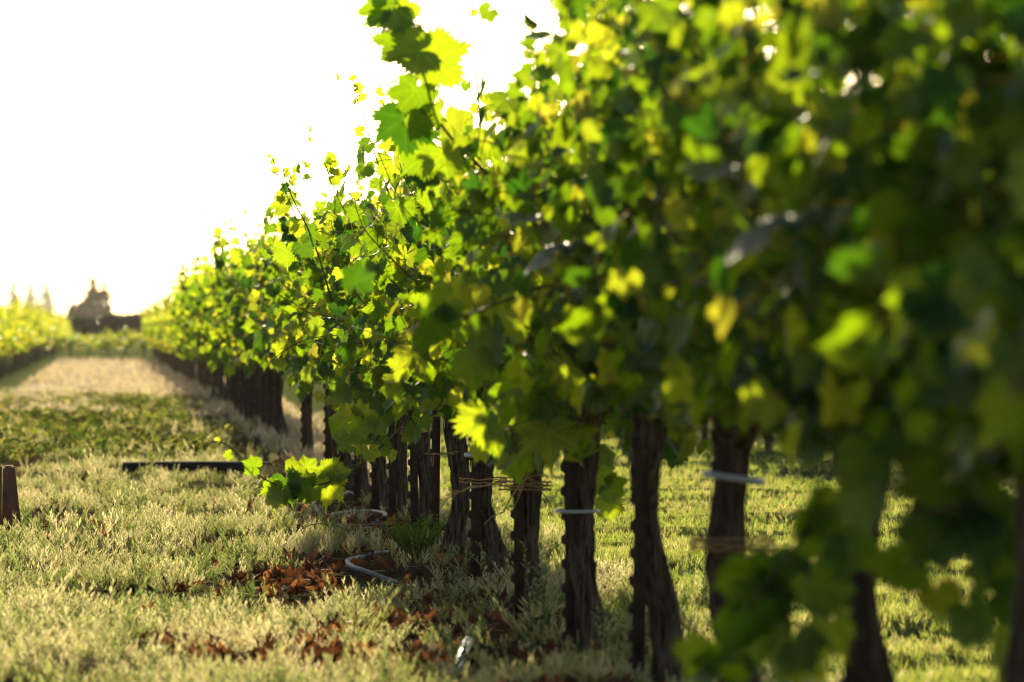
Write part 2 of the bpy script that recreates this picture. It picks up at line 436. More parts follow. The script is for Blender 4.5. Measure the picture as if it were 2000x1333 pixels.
def vine_parts(seed, tmpl, nsh=18, top=1.0, tone0=0.0, lsize=1.0):
    """shoot polylines and leaf lists of one vine in local space, row along y"""
    rng = np.random.default_rng(seed)
    shoots, leaves, stems = [], [], []
    ys = np.linspace(-.72, .72, nsh)+rng.normal(0, .04, nsh)
    for i, y0 in enumerate(ys):
        sx = 1 if (i+seed) % 2 else -1
        u = rng.random()
        P = [np.array([rng.normal(0, .02), y0, .76+rng.normal(0, .02)])]
        if u < .64: d = np.array([sx*rng.uniform(.03, .36), rng.normal(0, .16), 1.0]); ln = (rng.uniform(.8, 1.16) if rng.random() < .78 else rng.uniform(1.2, 1.65))*top; g = rng.uniform(.0, .22)
        elif u < .86: d = np.array([sx*rng.uniform(.5, 1.0), rng.normal(0, .35), .75]); ln = rng.uniform(.6, .95); g = rng.uniform(.9, 1.6)
        else: d = np.array([sx*rng.uniform(.5, .9), rng.normal(0, .5), .12]); ln = rng.uniform(.35, .55); g = 1.3
        d /= np.linalg.norm(d); st = .065; n = int(ln/st)
        curve = rng.normal(0, .035, 2)
        for q in range(n):
            d = d+np.array([curve[0]+rng.normal(0, .045), curve[1]+rng.normal(0, .05), -g*st*(.4+q/n)+rng.normal(0, .03)])
            if abs(P[-1][0]) > .30: d[0] -= .16*np.sign(P[-1][0])
            d /= np.linalg.norm(d); P.append(P[-1]+d*st)
        P = np.array(P); shoots.append(P)
        n = len(P)
        for q in range(1, n):
            t = q/(n-1); tipf = max(0, (t-.72)/.28)
            T = P[q]-P[q-1]; T /= np.linalg.norm(T)
            for rep in range(4 if rng.random() < .5 else 3):
                sgn = 1 if (q+rep) % 2 else -1
                side = np.cross(T, [0, 1, 0] if rng.random() < .5 else [1, 0, .2]); side /= np.linalg.norm(side)+1e-9
                out = sgn*side+rng.normal(0, .5, 3)+np.array([sx*.35, 0, .15]); out /= np.linalg.norm(out)
                pl = rng.uniform(.05, .11)*(1-.55*tipf)+(rng.uniform(.0, .10) if rep > 0 else 0)
                if rep == 2 and t < .8: pl += rng.uniform(0, .06)
                pos = P[q]+out*pl
                if abs(pos[0]) > .50: continue
                if rep > 0 and tipf > .2: continue
                sz = lsize*rng.uniform(.070, .120)*(1-.65*tipf)*(1 if rep == 0 else rng.uniform(.55, .9))
                nrm = rng.normal(0, 1, 3)*np.array([.75, .95, .5])+np.array([.55*np.sign(pos[0]+rng.normal(0, .1)), .1, .35])
                mid = out*.6+np.array([0, 0, -.75])+rng.normal(0, .45, 3)
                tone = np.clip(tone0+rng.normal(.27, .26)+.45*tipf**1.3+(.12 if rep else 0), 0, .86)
                if rng.random() < .002: tone = 1.0
                leaves.append((pos, nrm, mid, sz, tone)); stems.append((P[q], pos))
    return shoots, leaves, stems

def foliage_from(leaves, stems, tmpl, seed, name='foliage'):
    rng = np.random.default_rng(seed+9)
    a = list(zip(*leaves))
    return leaves_mesh(name, np.array(a[0]), np.array(a[1]), np.array(a[2]), np.array(a[3]), np.array(a[4]), rng, tmpl, stems)
def shoot_mesh(P, r0=.0042, r1=.0014):
    return MB().tube(P, np.linspace(r0, r1, len(P)), 6).mesh('shoot', M_cane, smooth=True)

NVAR = 6
VAR = []
for s in range(NVAR):
    sh, lv, st = vine_parts(100+s, LEAF_HI)
    VAR.append(dict(trunk=trunk_mesh(10+s), cordon=cordon_mesh(10+s), foliage=foliage_from(lv, st, LEAF_HI, 100+s), shoots=[shoot_mesh(P) for P in sh]))
HIGH = []                          # vines whose leaves start higher above the ground
for s in range(2):
    sh, lv, st = vine_parts(500+s, LEAF_HI, nsh=36, lsize=.84)
    ok = [i for i, l in enumerate(lv) if l[0][2] > .80]
    sh = [P[:max(3, int(np.argmax(P[:, 2] < .74)) if (P[:, 2] < .74).any() else len(P))] for P in sh]
    HIGH.append(dict(trunk=trunk_mesh(60+s), cordon=cordon_mesh(60+s), foliage=foliage_from([lv[i] for i in ok], [st[i] for i in ok], LEAF_HI, 500+s), shoots=[shoot_mesh(P) for P in sh]))
FAR = []
for s in range(4):
    sh, lv, st = vine_parts(300+s, LEAF_LO, nsh=12, top=.92, tone0=.3)  # tone raised so the leaf colour itself carries yellow sunlight
    b = MB()
    for P in sh: b.tube(P[::3], np.linspace(.004, .0018, len(P[::3])), 4)
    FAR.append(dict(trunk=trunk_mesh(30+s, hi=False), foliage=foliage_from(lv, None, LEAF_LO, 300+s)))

ROW_X, STEP, D0 = 1.48, 1.5, 7.35
VINES = []
def near_vine(k, label, group=None):
    y = D0+STEP*k; v = VAR[(k*5+2) % NVAR] if k > 2 else HIGH[k % 2]
    rnd = random.Random(k)
    rz = math.pi if k % 2 else 0
    r = empty('grapevine', (ROW_X+rnd.uniform(-.012, .012), y, gz(ROW_X, y)), label, 'grapevine', group, rz)
    t_ = link('trunk', v['trunk'], r); link('cordon', v['cordon'], r); link('foliage', v['foliage'], r)
    if k >= 8: t_.scale = (.78, .78, 1)
    for m in v['shoots']: link('shoot', m, r)
    VINES.append(r); return r
NEAR_LABELS = [
    'blurred grapevine closest in its row, leaves hanging low before its dark trunk',
    'grapevine whose trunk carries a slanting white band high up and a brown wrap below it',
    'grapevine with a bare dark trunk between the white banded trunk and the pale clipped trunk',
    'grapevine with a thin pale clip at its trunk top, a sprig hanging beside',
    'grapevine with a star-shaped knot of loose twine round its leaning trunk',
    'grapevine tied with frayed brush-ended twine, its trunk pressed against a straight stake',
    'grapevine with a shaggy curved trunk held off its stake by one taut twine',
    'grapevine standing behind the bushy bright green weed, twine wound below its leaves',
    'grapevine sending a long leafy shoot low over the ground towards the track',
    'grapevine with a short thick foot, next beyond the one with the long low shoot',
    'slim grapevine whose lower trunk shows above the bends of the grey hose',
]
for k, lab in enumerate(NEAR_LABELS): near_vine(k, lab)
near_vine(-1, 'dark mass of blurred vine leaves with no trunk showing, beside the closest dark trunk'); VINES.pop()
GAPS = (13, 15, 16)                # vines missing from the row
for k in range(len(NEAR_LABELS), 18):
    if k in GAPS: continue
    v_ = near_vine(k, 'grapevine in the part of the row receding beyond the bends of the grey hose', 'grapevines receding beyond the hose')
    if k in (12, 14, 17):
        for ch in v_.children:
            if ch.name.split('.')[0] != 'trunk': ch.scale.y = 1.75
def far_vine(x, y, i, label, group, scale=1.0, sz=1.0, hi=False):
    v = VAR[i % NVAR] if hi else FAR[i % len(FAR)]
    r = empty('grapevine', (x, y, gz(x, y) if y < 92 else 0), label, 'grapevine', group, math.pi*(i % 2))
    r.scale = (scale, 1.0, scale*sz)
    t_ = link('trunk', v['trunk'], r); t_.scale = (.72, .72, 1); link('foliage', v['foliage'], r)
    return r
k = 18
while D0+STEP*k < 126:
    y = D0+STEP*k
    sc = 1.0 if y < 62 else .86
    far_vine(ROW_X, y, k*7 % 11, 'small blurred grapevine at the far end of the row that comes towards the camera', 'far vines of the twine-tied row', sc, hi=(y < 62)); k += 1
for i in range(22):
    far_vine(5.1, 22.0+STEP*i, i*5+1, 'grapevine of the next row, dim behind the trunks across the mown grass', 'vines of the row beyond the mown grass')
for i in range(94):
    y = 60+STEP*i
    far_vine(-2.15-.12+.12*math.sin(i*2.3), y, i*3+i//5, 'grapevine with sunlit yellow put into its leaf colour, in the row left of the dry track', 'vines of the row left of the track', .84+.1*math.sin(i*1.7), .95+.14*math.sin(i*3.9+1))
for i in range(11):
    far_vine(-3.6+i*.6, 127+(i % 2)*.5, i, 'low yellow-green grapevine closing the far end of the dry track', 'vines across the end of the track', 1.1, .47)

# ---------------------------------------------------------------- special shoots seen on single vines
def special_shoot(vine, stem_px, leaves_px, seed, r0=.005, r1=.0015, tone=(.4, .7), face=.55):
    """stem_px: (px, py, d); leaves_px: (px, py, size_m, turn, tone) hung on the stem nearest to them"""
    rng = np.random.default_rng(seed)
    inv = vine.matrix_basis.inverted()
    P = [at(*p) for p in stem_px]
    # smooth the stem
    A = np.array([tuple(p) for p in P]); t = np.arange(len(A)); tt = np.linspace(0, len(A)-1, (len(A)-1)*6+1)
    def cr(i, f):
        p = lambda q: A[min(max(q, 0), len(A)-1)]
        p0, p1, p2, p3 = p(i-1), p(i), p(i+1), p(i+2)
        return .5*((2*p1)+(-p0+p2)*f+(2*p0-5*p1+4*p2-p3)*f*f+(-p0+3*p1-3*p2+p3)*f**3)
    B = np.array([cr(min(int(q), len(A)-2), q-min(int(q), len(A)-2)) for q in tt])
    B = np.array([tuple(inv @ Vector(p)) for p in B])
    so = link('shoot', shoot_mesh(B, r0, r1), vine)
    pos, nr, md, szs, tn, st = [], [], [], [], [], []
    camp = inv @ Vector(cam.location)
    for (px, py, sz, turn, tone_) in leaves_px:
        near = min(stem_px, key=lambda s: (s[0]-px)**2+(s[1]-py)**2)
        c = np.array(tuple(inv @ at(px, py, near[2]+rng.uniform(-.12, .12))))
        toc = np.array(tuple(camp))-c; toc /= np.linalg.norm(toc)
        right = np.cross([0, 0, 1.], toc); right /= np.linalg.norm(right)
        # midrib direction in the picture plane: turn 0 = hanging down, 90 = to the picture's right
        m = -np.array([0, 0, 1.])*math.cos(R(turn))+right*math.sin(R(turn))
        n = toc+rng.normal(0, face, 3)*np.array([1, .3, .8])
        base = c-m*sz*.28
        j = np.argmin(((B-base)**2).sum(1))
        pos.append(base); nr.append(n); md.append(m); szs.append(sz*(.84 if seed < 11 or seed > 17 else .74)); tn.append(tone_); st.append((B[j], base))
    me = leaves_mesh('foliage', np.array(pos), np.array(nr), np.array(md), np.array(szs), np.array(tn), rng, LEAF_HI, st)
    link('foliage', me, so)
    return so, B, inv
def tendrils(so, inv, lists, r=.0011):
    for pts in lists:
        P = [inv @ at(*p) for p in pts]
        A = np.array([tuple(p) for p in P]); tt = np.linspace(0, len(A)-1, len(A)*5)
        B = np.stack([np.interp(tt, np.arange(len(A)), A[:, q]) for q in range(3)], 1)
        for _ in range(3): B[1:-1] = (B[:-2]+2*B[1:-1]+B[2:])/4
        link('tendril', MB().tube(B, np.linspace(r, r*.5, len(B)), 5).mesh('tendril', M_cane, True), so)

# the long shoot low over the ground (sharp)
D = 16.9
so, B, inv = special_shoot(VINES[8],
    [(842, 770, 18.4), (795, 820, 17.8), (752, 866, 17.3), (712, 902, D), (672, 930, D), (640, 943, D), (600, 952, D-.05), (560, 953, D-.1),
     (520, 938, D-.1), (496, 918, D-.1), (470, 893, D-.1), (448, 872, D-.1), (424, 863, D-.1), (404, 869, D-.1)],
    [(640, 966, .155, -8, .62), (652, 912, .135, 150, .58), (612, 926, .15, 200, .5), (665, 936, .11, 40, .62), (578, 935, .15, 215, .22),
     (562, 962, .15, 10, .08), (540, 972, .13, -40, .5), (540, 982, .10, 5, .7), (522, 958, .09, -60, .5), (590, 965, .12, 20, .3), (606, 972, .10, -10, .5),
     (487, 908, .095, -110, .42), (443, 890, .05, -80, .55), (426, 857, .03, 150, .75), (575, 905, .09, 170, .6), (597, 902, .09, 185, .55),
     (668, 812, .12, -90, .62), (652, 842, .12, -60, .45), (690, 800, .10, 160, .7), (704, 795, .09, 190, .65), (672, 862, .12, -120, .5), (690, 845, .12, -40, .3),
     (712, 858, .11, 30, .2), (735, 840, .11, 60, .5), (725, 892, .09, 20, .6), (700, 880, .07, -20, .6), (748, 880, .10, 30, .3), (770, 892, .06, 60, .6),
     (755, 820, .13, 0, .4), (780, 800, .13, 20, .15), (800, 860, .08, 10, .6), (735, 800, .12, -20, .2), (718, 825, .1, -70, .55)], 4, .0065, .0012, face=.4)
tendrils(so, inv, [[(454, 886, D-.1), (455, 862, D-.1), (457, 850, D-.1), (466, 832, D-.12), (480, 816, D-.14), (497, 808, D-.14)],
                   [(457, 850, D-.1), (456, 836, D-.1), (452, 822, D-.1), (444, 816, D-.1)],
                   [(408, 868, D-.1), (401, 880, D-.1), (396, 892, D-.1)],
                   [(604, 952, D), (613, 985, D), (617, 1005, D), (610, 1018, D), (602, 1020, D)],
                   [(617, 1005, D), (619, 1018, D), (613, 1030, D)], [(617, 1005, D), (625, 1014, D), (634, 1025, D)]])
fb = MB(); rr = random.Random(3)
ICO = None
def ico(sub=1):
    import bmesh
    bm = bmesh.new(); bmesh.ops.create_icosphere(bm, subdivisions=sub, radius=1)
    V = np.array([v.co[:] for v in bm.verts]); F = np.array([[v.index for v in f.verts] for f in bm.faces]); bm.free(); return V, F
IV, IF = ico(1)
for (cx, cy_, n) in ((705, 900, 70), (742, 838, 55), (728, 855, 30)):
    for _ in range(n):
        p = inv @ at(cx+rr.gauss(0, 9), cy_+rr.gauss(0, 8), 17.0+rr.gauss(0, .03))
        fb.add(IV*rr.uniform(.0022, .004)+np.array(tuple(p)), F3=IF)
link('flower_cluster', fb.mesh('flower_cluster', M_berry, True), so)

# tall shoot rising past the top of the frame
special_shoot(VINES[3], [(1020, 430, 11.9), (960, 350, 11.7), (880, 268, 11.4), (848, 215, 11.2), (832, 160, 11.1), (812, 90, 11.0), (795, 40, 11.0), (770, -10, 11.0), (745, -60, 11.0)],
    [(875, 105, .19, 110, .55), (790, 110, .17, -70, .5), (755, 80, .13, -100, .4), (745, 30, .15, -60, .35), (775, 5, .14, 170, .6), (720, 20, .10, -80, .4), (800, 200, .15, -25, .3), (790, 265, .19, 0, .02),
     (835, 250, .13, 30, .5), (870, 330, .15, 10, .5), (810, 320, .14, -50, .4), (900, 250, .12, 70, .65), (950, 300, .14, -10, .5), (990, 380, .15, 20, .1)], 7, .006, .0022)
# sharp dark cane on the sunlit side
special_shoot(VINES[8], [(655, 620, 18.8), (640, 560, 18.6), (622, 500, 18.5), (598, 440, 18.4), (575, 395, 18.4), (557, 350, 18.4), (553, 327, 18.4)],
    [(540, 402, .10, -80, .6), (560, 505, .14, 0, .5), (600, 490, .13, 40, .12), (578, 335, .05, 80, .8), (532, 336, .05, -100, .85), (640, 470, .10, 100, .4), (630, 590, .13, -20, .15), (545, 385, .06, -60, .7)], 9, .0052, .0022)
# blurred drooping shoots close in front
special_shoot(VINES[2], [(1150, 560, 10.3), (1060, 560, 10.0), (980, 590, 9.8), (900, 620, 9.7), (840, 640, 9.6), (810, 690, 9.6)],
    [(830, 660, .17, -10, .12), (850, 600, .12, -60, .4), (960, 690, .19, -5, .28), (925, 735, .14, 0, .3), (1005, 640, .15, 30, .55), (880, 580, .11, -100, .75), (900, 560, .10, 170, .6), (1060, 640, .15, 0, .1), (700, 530, .10, 170, .05)], 11, .005, .002)
special_shoot(VINES[3], [(1150, 700, 11.6), (1060, 730, 11.2), (990, 760, 11.0), (960, 800, 11.0), (945, 840, 11.0)],
    [(945, 850, .17, -8, .6), (985, 830, .14, 30, .3), (970, 875, .12, 10, .55), (1075, 880, .19, 5, .62), (1090, 830, .14, 40, .45), (1045, 800, .15, -30, .2), (1010, 760, .14, 0, .4)], 12, .005, .002)
special_shoot(VINES[4], [(1130, 820, 13.0), (1150, 880, 12.8), (1180, 940, 12.7), (1190, 985, 12.7)],
    [(1150, 905, .13, -40, .4), (1165, 950, .13, 0, .62), (1190, 1000, .12, 15, .6), (1205, 960, .12, 60, .35), (1130, 930, .12, -20, .25), (1180, 905, .12, 30, .5), (1000, 890, .08, 0, .5), (990, 870, .09, 40, .45)], 13, .004, .002)
special_shoot(VINES[0], [(1800, 700, 7.2), (1720, 850, 6.9), (1640, 960, 6.7), (1560, 1060, 6.6), (1490, 1150, 6.6), (1430, 1230, 6.6)],
    [(1470, 1170, .18, -25, .3), (1430, 1260, .14, -50, .35), (1610, 1080, .16, -10, .4), (1560, 1010, .12, -60, .45), (1660, 1000, .13, 30, .55), (1590, 1300, .12, 40, .6), (1400, 1320, .13, -30, .3), (1690, 1090, .12, 40, .35), (1520, 1170, .16, 0, .12), (1560, 1150, .14, 50, .2), (1480, 1260, .15, 20, .1), (1540, 1290, .14, -10, .3), (1440, 1190, .12, -70, .3), (1610, 1180, .13, 30, .45), (1350, 1310, .12, -60, .5), (1640, 1250, .11, 20, .6)], 14, .006, .003)
special_shoot(VINES[0], [(1900, 600, 6.6), (1890, 760, 6.4), (1870, 880, 6.3), (1850, 1000, 6.3), (1830, 1100, 6.3)],
    [(1850, 990, .17, 0, .1), (1810, 1080, .15, -30, .2), (1900, 1080, .16, 20, .15), (1940, 1000, .14, 60, .3), (1790, 960, .13, -60, .5), (1740, 1130, .12, -40, .45), (1960, 1130, .15, 30, .2), (1985, 1220, .15, -20, .1), (1930, 1230, .13, 40, .35), (1980, 930, .15, 10, .05), (1900, 900, .15, -30, .15), (1760, 900, .13, -50, .4), (1940, 1300, .13, 0, .5), (1700, 1010, .12, 20, .5), (1830, 1190, .1, 0, .6), (1990, 1060, .15, 0, .1), (1680, 930, .12, -20, .3)], 15, .006, .003)
special_shoot(VINES[1], [(1560, 560, 8.7), (1500, 640, 8.5), (1520, 740, 8.4), (1540, 830, 8.4)],
    [(1535, 830, .14, 0, .55), (1580, 790, .13, 40, .3), (1620, 870, .12, 60, .6), (1470, 700, .15, -20, .1), (1560, 700, .15, 20, .12), (1590, 330, .17, -5, .55), (1400, 620, .16, -10, .05), (1240, 520, .14, 0, .02), (1380, 480, .18, 20, .02)], 16, .005, .002)
special_shoot(VINES[2], [(1290, 420, 10.2), (1260, 280, 10.0), (1220, 160, 9.9), (1190, 60, 9.9), (1170, -60, 9.9)],
    [(1160, 110, .17, -70, .55), (1180, 190, .20, -10, .03), (1230, 90, .15, 20, .12), (1100, 5, .15, -60, .08), (1240, 20, .16, 60, .5), (1150, 60, .10, -100, .6), (1290, 200, .14, 30, .4), (1230, 250, .13, 0, .5), (1180, 300, .13, -20, .3)], 17, .006, .003)

# thin new shoots reaching into the sky above the row
def spike(vine, px, seed):
    rng = np.random.default_rng(seed); lv = []
    for i in range(len(px)-1):
        for f in (.2, .55, .85):
            if rng.random() < .35: continue
            x = px[i][0]*(1-f)+px[i+1][0]*f; y = px[i][1]*(1-f)+px[i+1][1]*f; t = (i+f)/(len(px)-1)
            sd_ = 1 if (i+int(f*2)) % 2 else -1; sz = (.080*(1-t)**.8+.014)*rng.uniform(.6, 1.2)
            lv.append((x+sd_*sz*rng.uniform(.4, .9)*FPX/px[i][2], y+rng.normal(0, 6), sz, sd_*rng.uniform(40, 130), .55+.35*t))
    special_shoot(vine, px, lv, seed, .0032, .0010, face=.8)
spike(VINES[6], [(760, 380, 16.6), (728, 290, 16.5), (705, 215, 16.4), (684, 165, 16.4), (655, 138, 16.4)], 31)
spike(VINES[9], [(580, 430, 21.0), (548, 350, 20.9), (528, 300, 20.9), (511, 255, 20.9)], 32)
spike(VINES[5], [(940, 260, 14.6), (930, 140, 14.5), (924, 60, 14.5), (920, -10, 14.5)], 33)
spike(VINES[4], [(1052, 300, 13.2), (1046, 210, 13.1), (1042, 120, 13.1), (1038, 45, 13.1)], 34)
spike(VINES[12], [(425, 500, 29.5), (412, 440, 29.4), (402, 392, 29.4)], 35)
spike(VINES[8], [(655, 370, 19.2), (630, 310, 19.2), (612, 270, 19.2), (596, 238, 19.2)], 36)
spike(VINES[7], [(760, 330, 17.8), (745, 250, 17.7), (752, 190, 17.7), (765, 150, 17.7)], 37)
spike(VINES[6], [(835, 260, 16.3), (850, 190, 16.2), (870, 150, 16.2)], 38)

# ---------------------------------------------------------------- stakes, ties, clips
def stake_mesh(h=1.28):
    b = MB()
    b.box((0, 0, h/2-.05), (.036, .005, h+.1)); b.box((.0155, .0152, h/2-.05), (.005, .025, h+.1))
    n = int(h/.075)
    for i in range(n):                                     # hooked tabs down the edge
        z = .05+i*.075
        V = np.array([(-.018, -.003, z), (-.030, -.003, z+.008), (-.029, -.003, z+.030), (-.018, -.003, z+.036), (-.018, .003, z), (-.030, .003, z+.008), (-.029, .003, z+.030), (-.018, .003, z+.036)])
        b.add(V, [(0, 1, 2, 3), (7, 6, 5, 4), (0, 4, 5, 1), (1, 5, 6, 2), (2, 6, 7, 3)])
    return b.mesh('vine_stake', M_stake)
SM = stake_mesh()
STAKE_OFF = {5: -.062, 6: -.092, 7: -.06, 8: -.05}
STAKE_LAB = {0: 'rusty stake of the blurred trunk closest in its row', 1: 'rusty stake at the trunk with the slanting white band', 2: 'rusty stake at the bare dark trunk beyond the white banded one',
    3: 'rusty stake at the trunk with the pale clip', 4: 'rusty stake at the trunk with the star-shaped twine knot', 5: 'straight notched stake held to its trunk by frayed twine',
    6: 'notched rusty stake standing apart from its shaggy curved trunk', 7: 'rusty stake rising behind the bushy bright green weed', 8: 'notched stake of the vine with the long low shoot',
    9: 'stake at the thick-footed trunk beyond the long low shoot', 10: 'stake at the slim trunk above the hose bends'}
STAKES = []
for k in range(26):
    if k in GAPS: continue
    y = D0+STEP*k; x = ROW_X+STAKE_OFF.get(k, -.05 if k < 8 else -.036)
    o = link('vine_stake', SM); o.location = (x, y-.035, gz(x, y)); o.rotation_euler = (0, R(random.Random(k).uniform(-1, 1)), R(random.Random(k+9).uniform(-12, 12)))
    tag(o, STAKE_LAB.get(k, 'rusty steel stake beside a trunk farther along than the grey hose'), 'stake', None if k in STAKE_LAB else 'stakes of the receding row')
    STAKES.append(o)

def ring_pts(cx, cy_, z, rx, ry, n=28, wob=.004, seed=0, tilt=0):
    r = random.Random(seed)
    return [(cx+rx*math.cos(2*math.pi*i/n), cy_+ry*math.sin(2*math.pi*i/n), z+tilt*math.cos(2*math.pi*i/n)+r.uniform(-wob, wob)) for i in range(n+1)]
def twine(k, z, label, extra=None, turns=2, rx=.092, ry=.062, rad=.0028, tilt=0.0):
    y = D0+STEP*k; b = MB()
    g = gz(ROW_X, y)
    for t in range(turns): b.tube(ring_pts(ROW_X-.030, y-.008, z+t*.012, rx, ry, seed=k*7+t, tilt=tilt), rad, 6)
    if extra: extra(b, y)
    o = link('twine_tie', b.mesh('twine_tie', M_twine, True)); tag(o, label, 'twine', 'twine ties on the trunks')
def strand(b, pts, r=.0022):
    A = np.array([tuple(p) for p in pts]); tt = np.linspace(0, len(A)-1, len(A)*5); B = np.stack([np.interp(tt, np.arange(len(A)), A[:, q]) for q in range(3)], 1)
    for _ in range(3): B[1:-1] = (B[:-2]+2*B[1:-1]+B[2:])/4
    b.tube(B, np.linspace(r, r*.7, len(B)), 5)
def frayed(b, y):
    d = y-.10; rr = random.Random(4)
    strand(b, [at(968, 945, d), at(930, 952, d), at(918, 953, d-.02), at(898, 962, d-.03)], .0045)
    strand(b, [at(935, 951, d), at(922, 948, d), at(905, 958, d)], .003)
    for _ in range(34):
        e = at(872+rr.gauss(6, 8), 968+rr.gauss(0, 7), d-.03+rr.gauss(0, .02)); strand(b, [at(902, 960, d-.03), at(890, 963+rr.gauss(0, 2), d-.03), e], .0012)
def star(b, y):
    d = y-.10
    c = (1028, 932)
    for e in ((1000, 1000), (1010, 968), (985, 935), (1005, 918), (1050, 908), (1070, 930), (1062, 955), (1075, 985)):
        strand(b, [at(*c, d), at((c[0]+e[0])/2+3, (c[1]+e[1])/2-3, d-.015), at(*e, d-.01)], .0024)
    strand(b, [at(1028, 935, d), at(1000, 968, d-.02), at(984, 1000, d-.03)], .004)
    strand(b, [at(984, 1000, d-.03), at(960, 1010, d-.02), at(945, 1025, d)], .0026)
def taut(b, y):
    d = y-.09
    strand(b, [at(832, 886, d), at(850, 888, d), at(870, 886, d), at(896, 882, d)], .0028)
    strand(b, [at(846, 888, d), at(847, 900, d), at(845, 912, d)], .002)
twine(5, .43, 'frayed brush-ended twine pulled sideways from the straight stake', frayed)
twine(4, .465, 'loose twine tied in a star-shaped knot with trailing ends', star, 3)
twine(6, .492, 'single taut twine stretched between stake and shaggy trunk', taut, 1, rx=.10)
twine(7, .545, 'twine wound below the leaves of the trunk behind the green weed', None, 3, tilt=.008)
twine(1, .515, 'brown twine wrap low on the white banded trunk', None, 3, rx=.10, ry=.075)
def clip(k, z, label, rad, tilt=0, rx=.066, ry=.06):
    y = D0+STEP*k; b = MB(); b.tube(ring_pts(ROW_X-.03, y-.01, z, rx, ry, wob=0, tilt=tilt), rad, 8)
    tag(link('plastic_band', b.mesh('plastic_band', M_white, True)), label, 'band', 'white plastic bands on the trunks')
clip(1, .68, 'thick white plastic band slanting round a blurred trunk above its brown wrap', .0085, -.010)
clip(3, .46, 'thin pale clip round a trunk beside a hanging green sprig', .0055)
clip(5, .535, 'small white clip at the leaf line of the trunk with frayed twine', .009)

# short rusted peg with two faces, at the edge of the track
def peg():
    b = MB()
    def plate(pl, th):
        P = np.array(pl, float); n = np.cross(P[1]-P[0], P[3]-P[0]); n /= np.linalg.norm(n)
        V = np.vstack([P, P+n*th]); b.add(V, [(3, 2, 1, 0), (4, 5, 6, 7), (0, 1, 5, 4), (1, 2, 6, 5), (2, 3, 7, 6), (3, 0, 4, 7)])
    plate([(-.018, -.010, -.05), (.090, .0, -.05), (.048, .0, .35), (-.012, -.006, .34)], .006)
    plate([(-.018, -.011, -.05), (-.070, .05, -.05), (-.046, .04, .345), (-.014, -.006, .35)], -.006)
    b.box((.014, .014, .33), (.034, .02, .05))
    o = link('metal_peg', b.mesh('metal_peg', M_rust)); p = on_ground(14, 1046); o.location = (p.x-.01, p.y, p.z)
    tag(o, 'short rusty angled metal peg standing in the pale weeds', 'peg')
peg()

# ---------------------------------------------------------------- hoses, pipe, puddle, stone, sticks
def smooth_path(P, k=6):
    A = np.array([tuple(p) for p in P]); out = []
    for i in range(len(A)-1):
        p = lambda q: A[min(max(q, 0), len(A)-1)]
        for f in np.arange(k)/k:
            p0, p1, p2, p3 = p(i-1), p(i), p(i+1), p(i+2)
            out.append(.5*((2*p1)+(-p0+p2)*f+(2*p0-5*p1+4*p2-p3)*f*f+(-p0+3*p1-3*p2+p3)*f**3))
    out.append(A[-1]); return np.array(out)
hp = [(830, 1150), (770, 1146), (720, 1141), (690, 1136), (679, 1127), (692, 1115), (718, 1108), (745, 1098), (768, 1078), (750, 1058), (715, 1052), (690, 1056), (672, 1052), (690, 1040),
      (740, 1036), (752, 1028), (722, 1019), (697, 1025), (655, 1017), (632, 1008), (612, 998), (640, 994), (664, 991), (679, 983), (690, 972), (682, 962)]
HZ = [-.02, .01, .03, .034, .034, .034, .034, .02, -.03, -.04, -.04, -.03, -.03, -.02, .01, .03, .035, .035, .03, -.01, .03, .035, .035, .034, .01, -.02]
P = [on_ground(a, b) + Vector((0, 0, z)) for (a, b), z in zip(hp, HZ)]
tag(link('irrigation_hose', MB().tube(smooth_path(P), .0105, 10).mesh('irrigation_hose', M_hose, True)), 'grey irrigation hose lying in bends on the soil beside the trunks', 'hose')
P = [on_ground(a, b)+Vector((0, 0, z)) for a, b, z in ((870, 1345, .0), (892, 1330, .03), (905, 1312, .045), (913, 1290, .05), (914, 1280, .035))]
tag(link('hose_end', MB().tube(smooth_path(P), .016, 10).mesh('hose_end', M_white, True)), 'short white hose end curving up from the leaf litter', 'hose')
pb_ = MB()
a, b_ = on_ground(240, 929), on_ground(530, 931)
pb_.tube(smooth_path([a+Vector((0, 0, .05)), a.lerp(b_, .35)+Vector((0, .05, .055)), a.lerp(b_, .6)+Vector((0, -.03, .06)), b_+Vector((0, 0, .055))]), .034, 12)
tag(link('black_pipe', pb_.mesh('black_pipe', M_black, True)), 'black plastic pipe lying across the track behind the pale weeds', 'pipe')
def puddle():
    c = on_ground(915, 1036); V = [(c.x, c.y, 0)]; rr = random.Random(2); n = 40
    for i in range(n):
        t = 2*math.pi*i/n; q = 1+.15*math.sin(3*t+1)+.1*math.sin(5*t)
        V.append((c.x+.11*q*math.cos(t), c.y+.75*q*math.sin(t), 0))
    z = max(gz(v[0], v[1]) for v in V)+.006
    V = [(x, y, z) for x, y, _ in V]
    F = [(0, 1+i, 1+(i+1) % n) for i in range(n)]
    m, nt, N, L = new_mat('puddle_water'); out = N('ShaderNodeOutputMaterial'); pb = N('ShaderNodeBsdfPrincipled'); L(pb.outputs[0], out.inputs[0])
    pb.inputs['Base Color'].default_value = (.30, .31, .33, 1); pb.inputs['Roughness'].default_value = .12; pb.inputs['Specular IOR Level'].default_value = 1
    tc = N('ShaderNodeTexCoord'); nz = N('ShaderNodeTexNoise'); nz.inputs['Scale'].default_value = 14; L(tc.outputs['Object'], nz.inputs['Vector'])
    bp = N('ShaderNodeBump'); bp.inputs['Distance'].default_value = .01; L(nz.outputs['Fac'], bp.inputs['Height']); L(bp.outputs[0], pb.inputs['Normal'])
    tag(link('water', mesh_np('water', V, F, mat=m)), 'rippled puddle shining white between two trunks', 'puddle', kind='structure')
puddle()
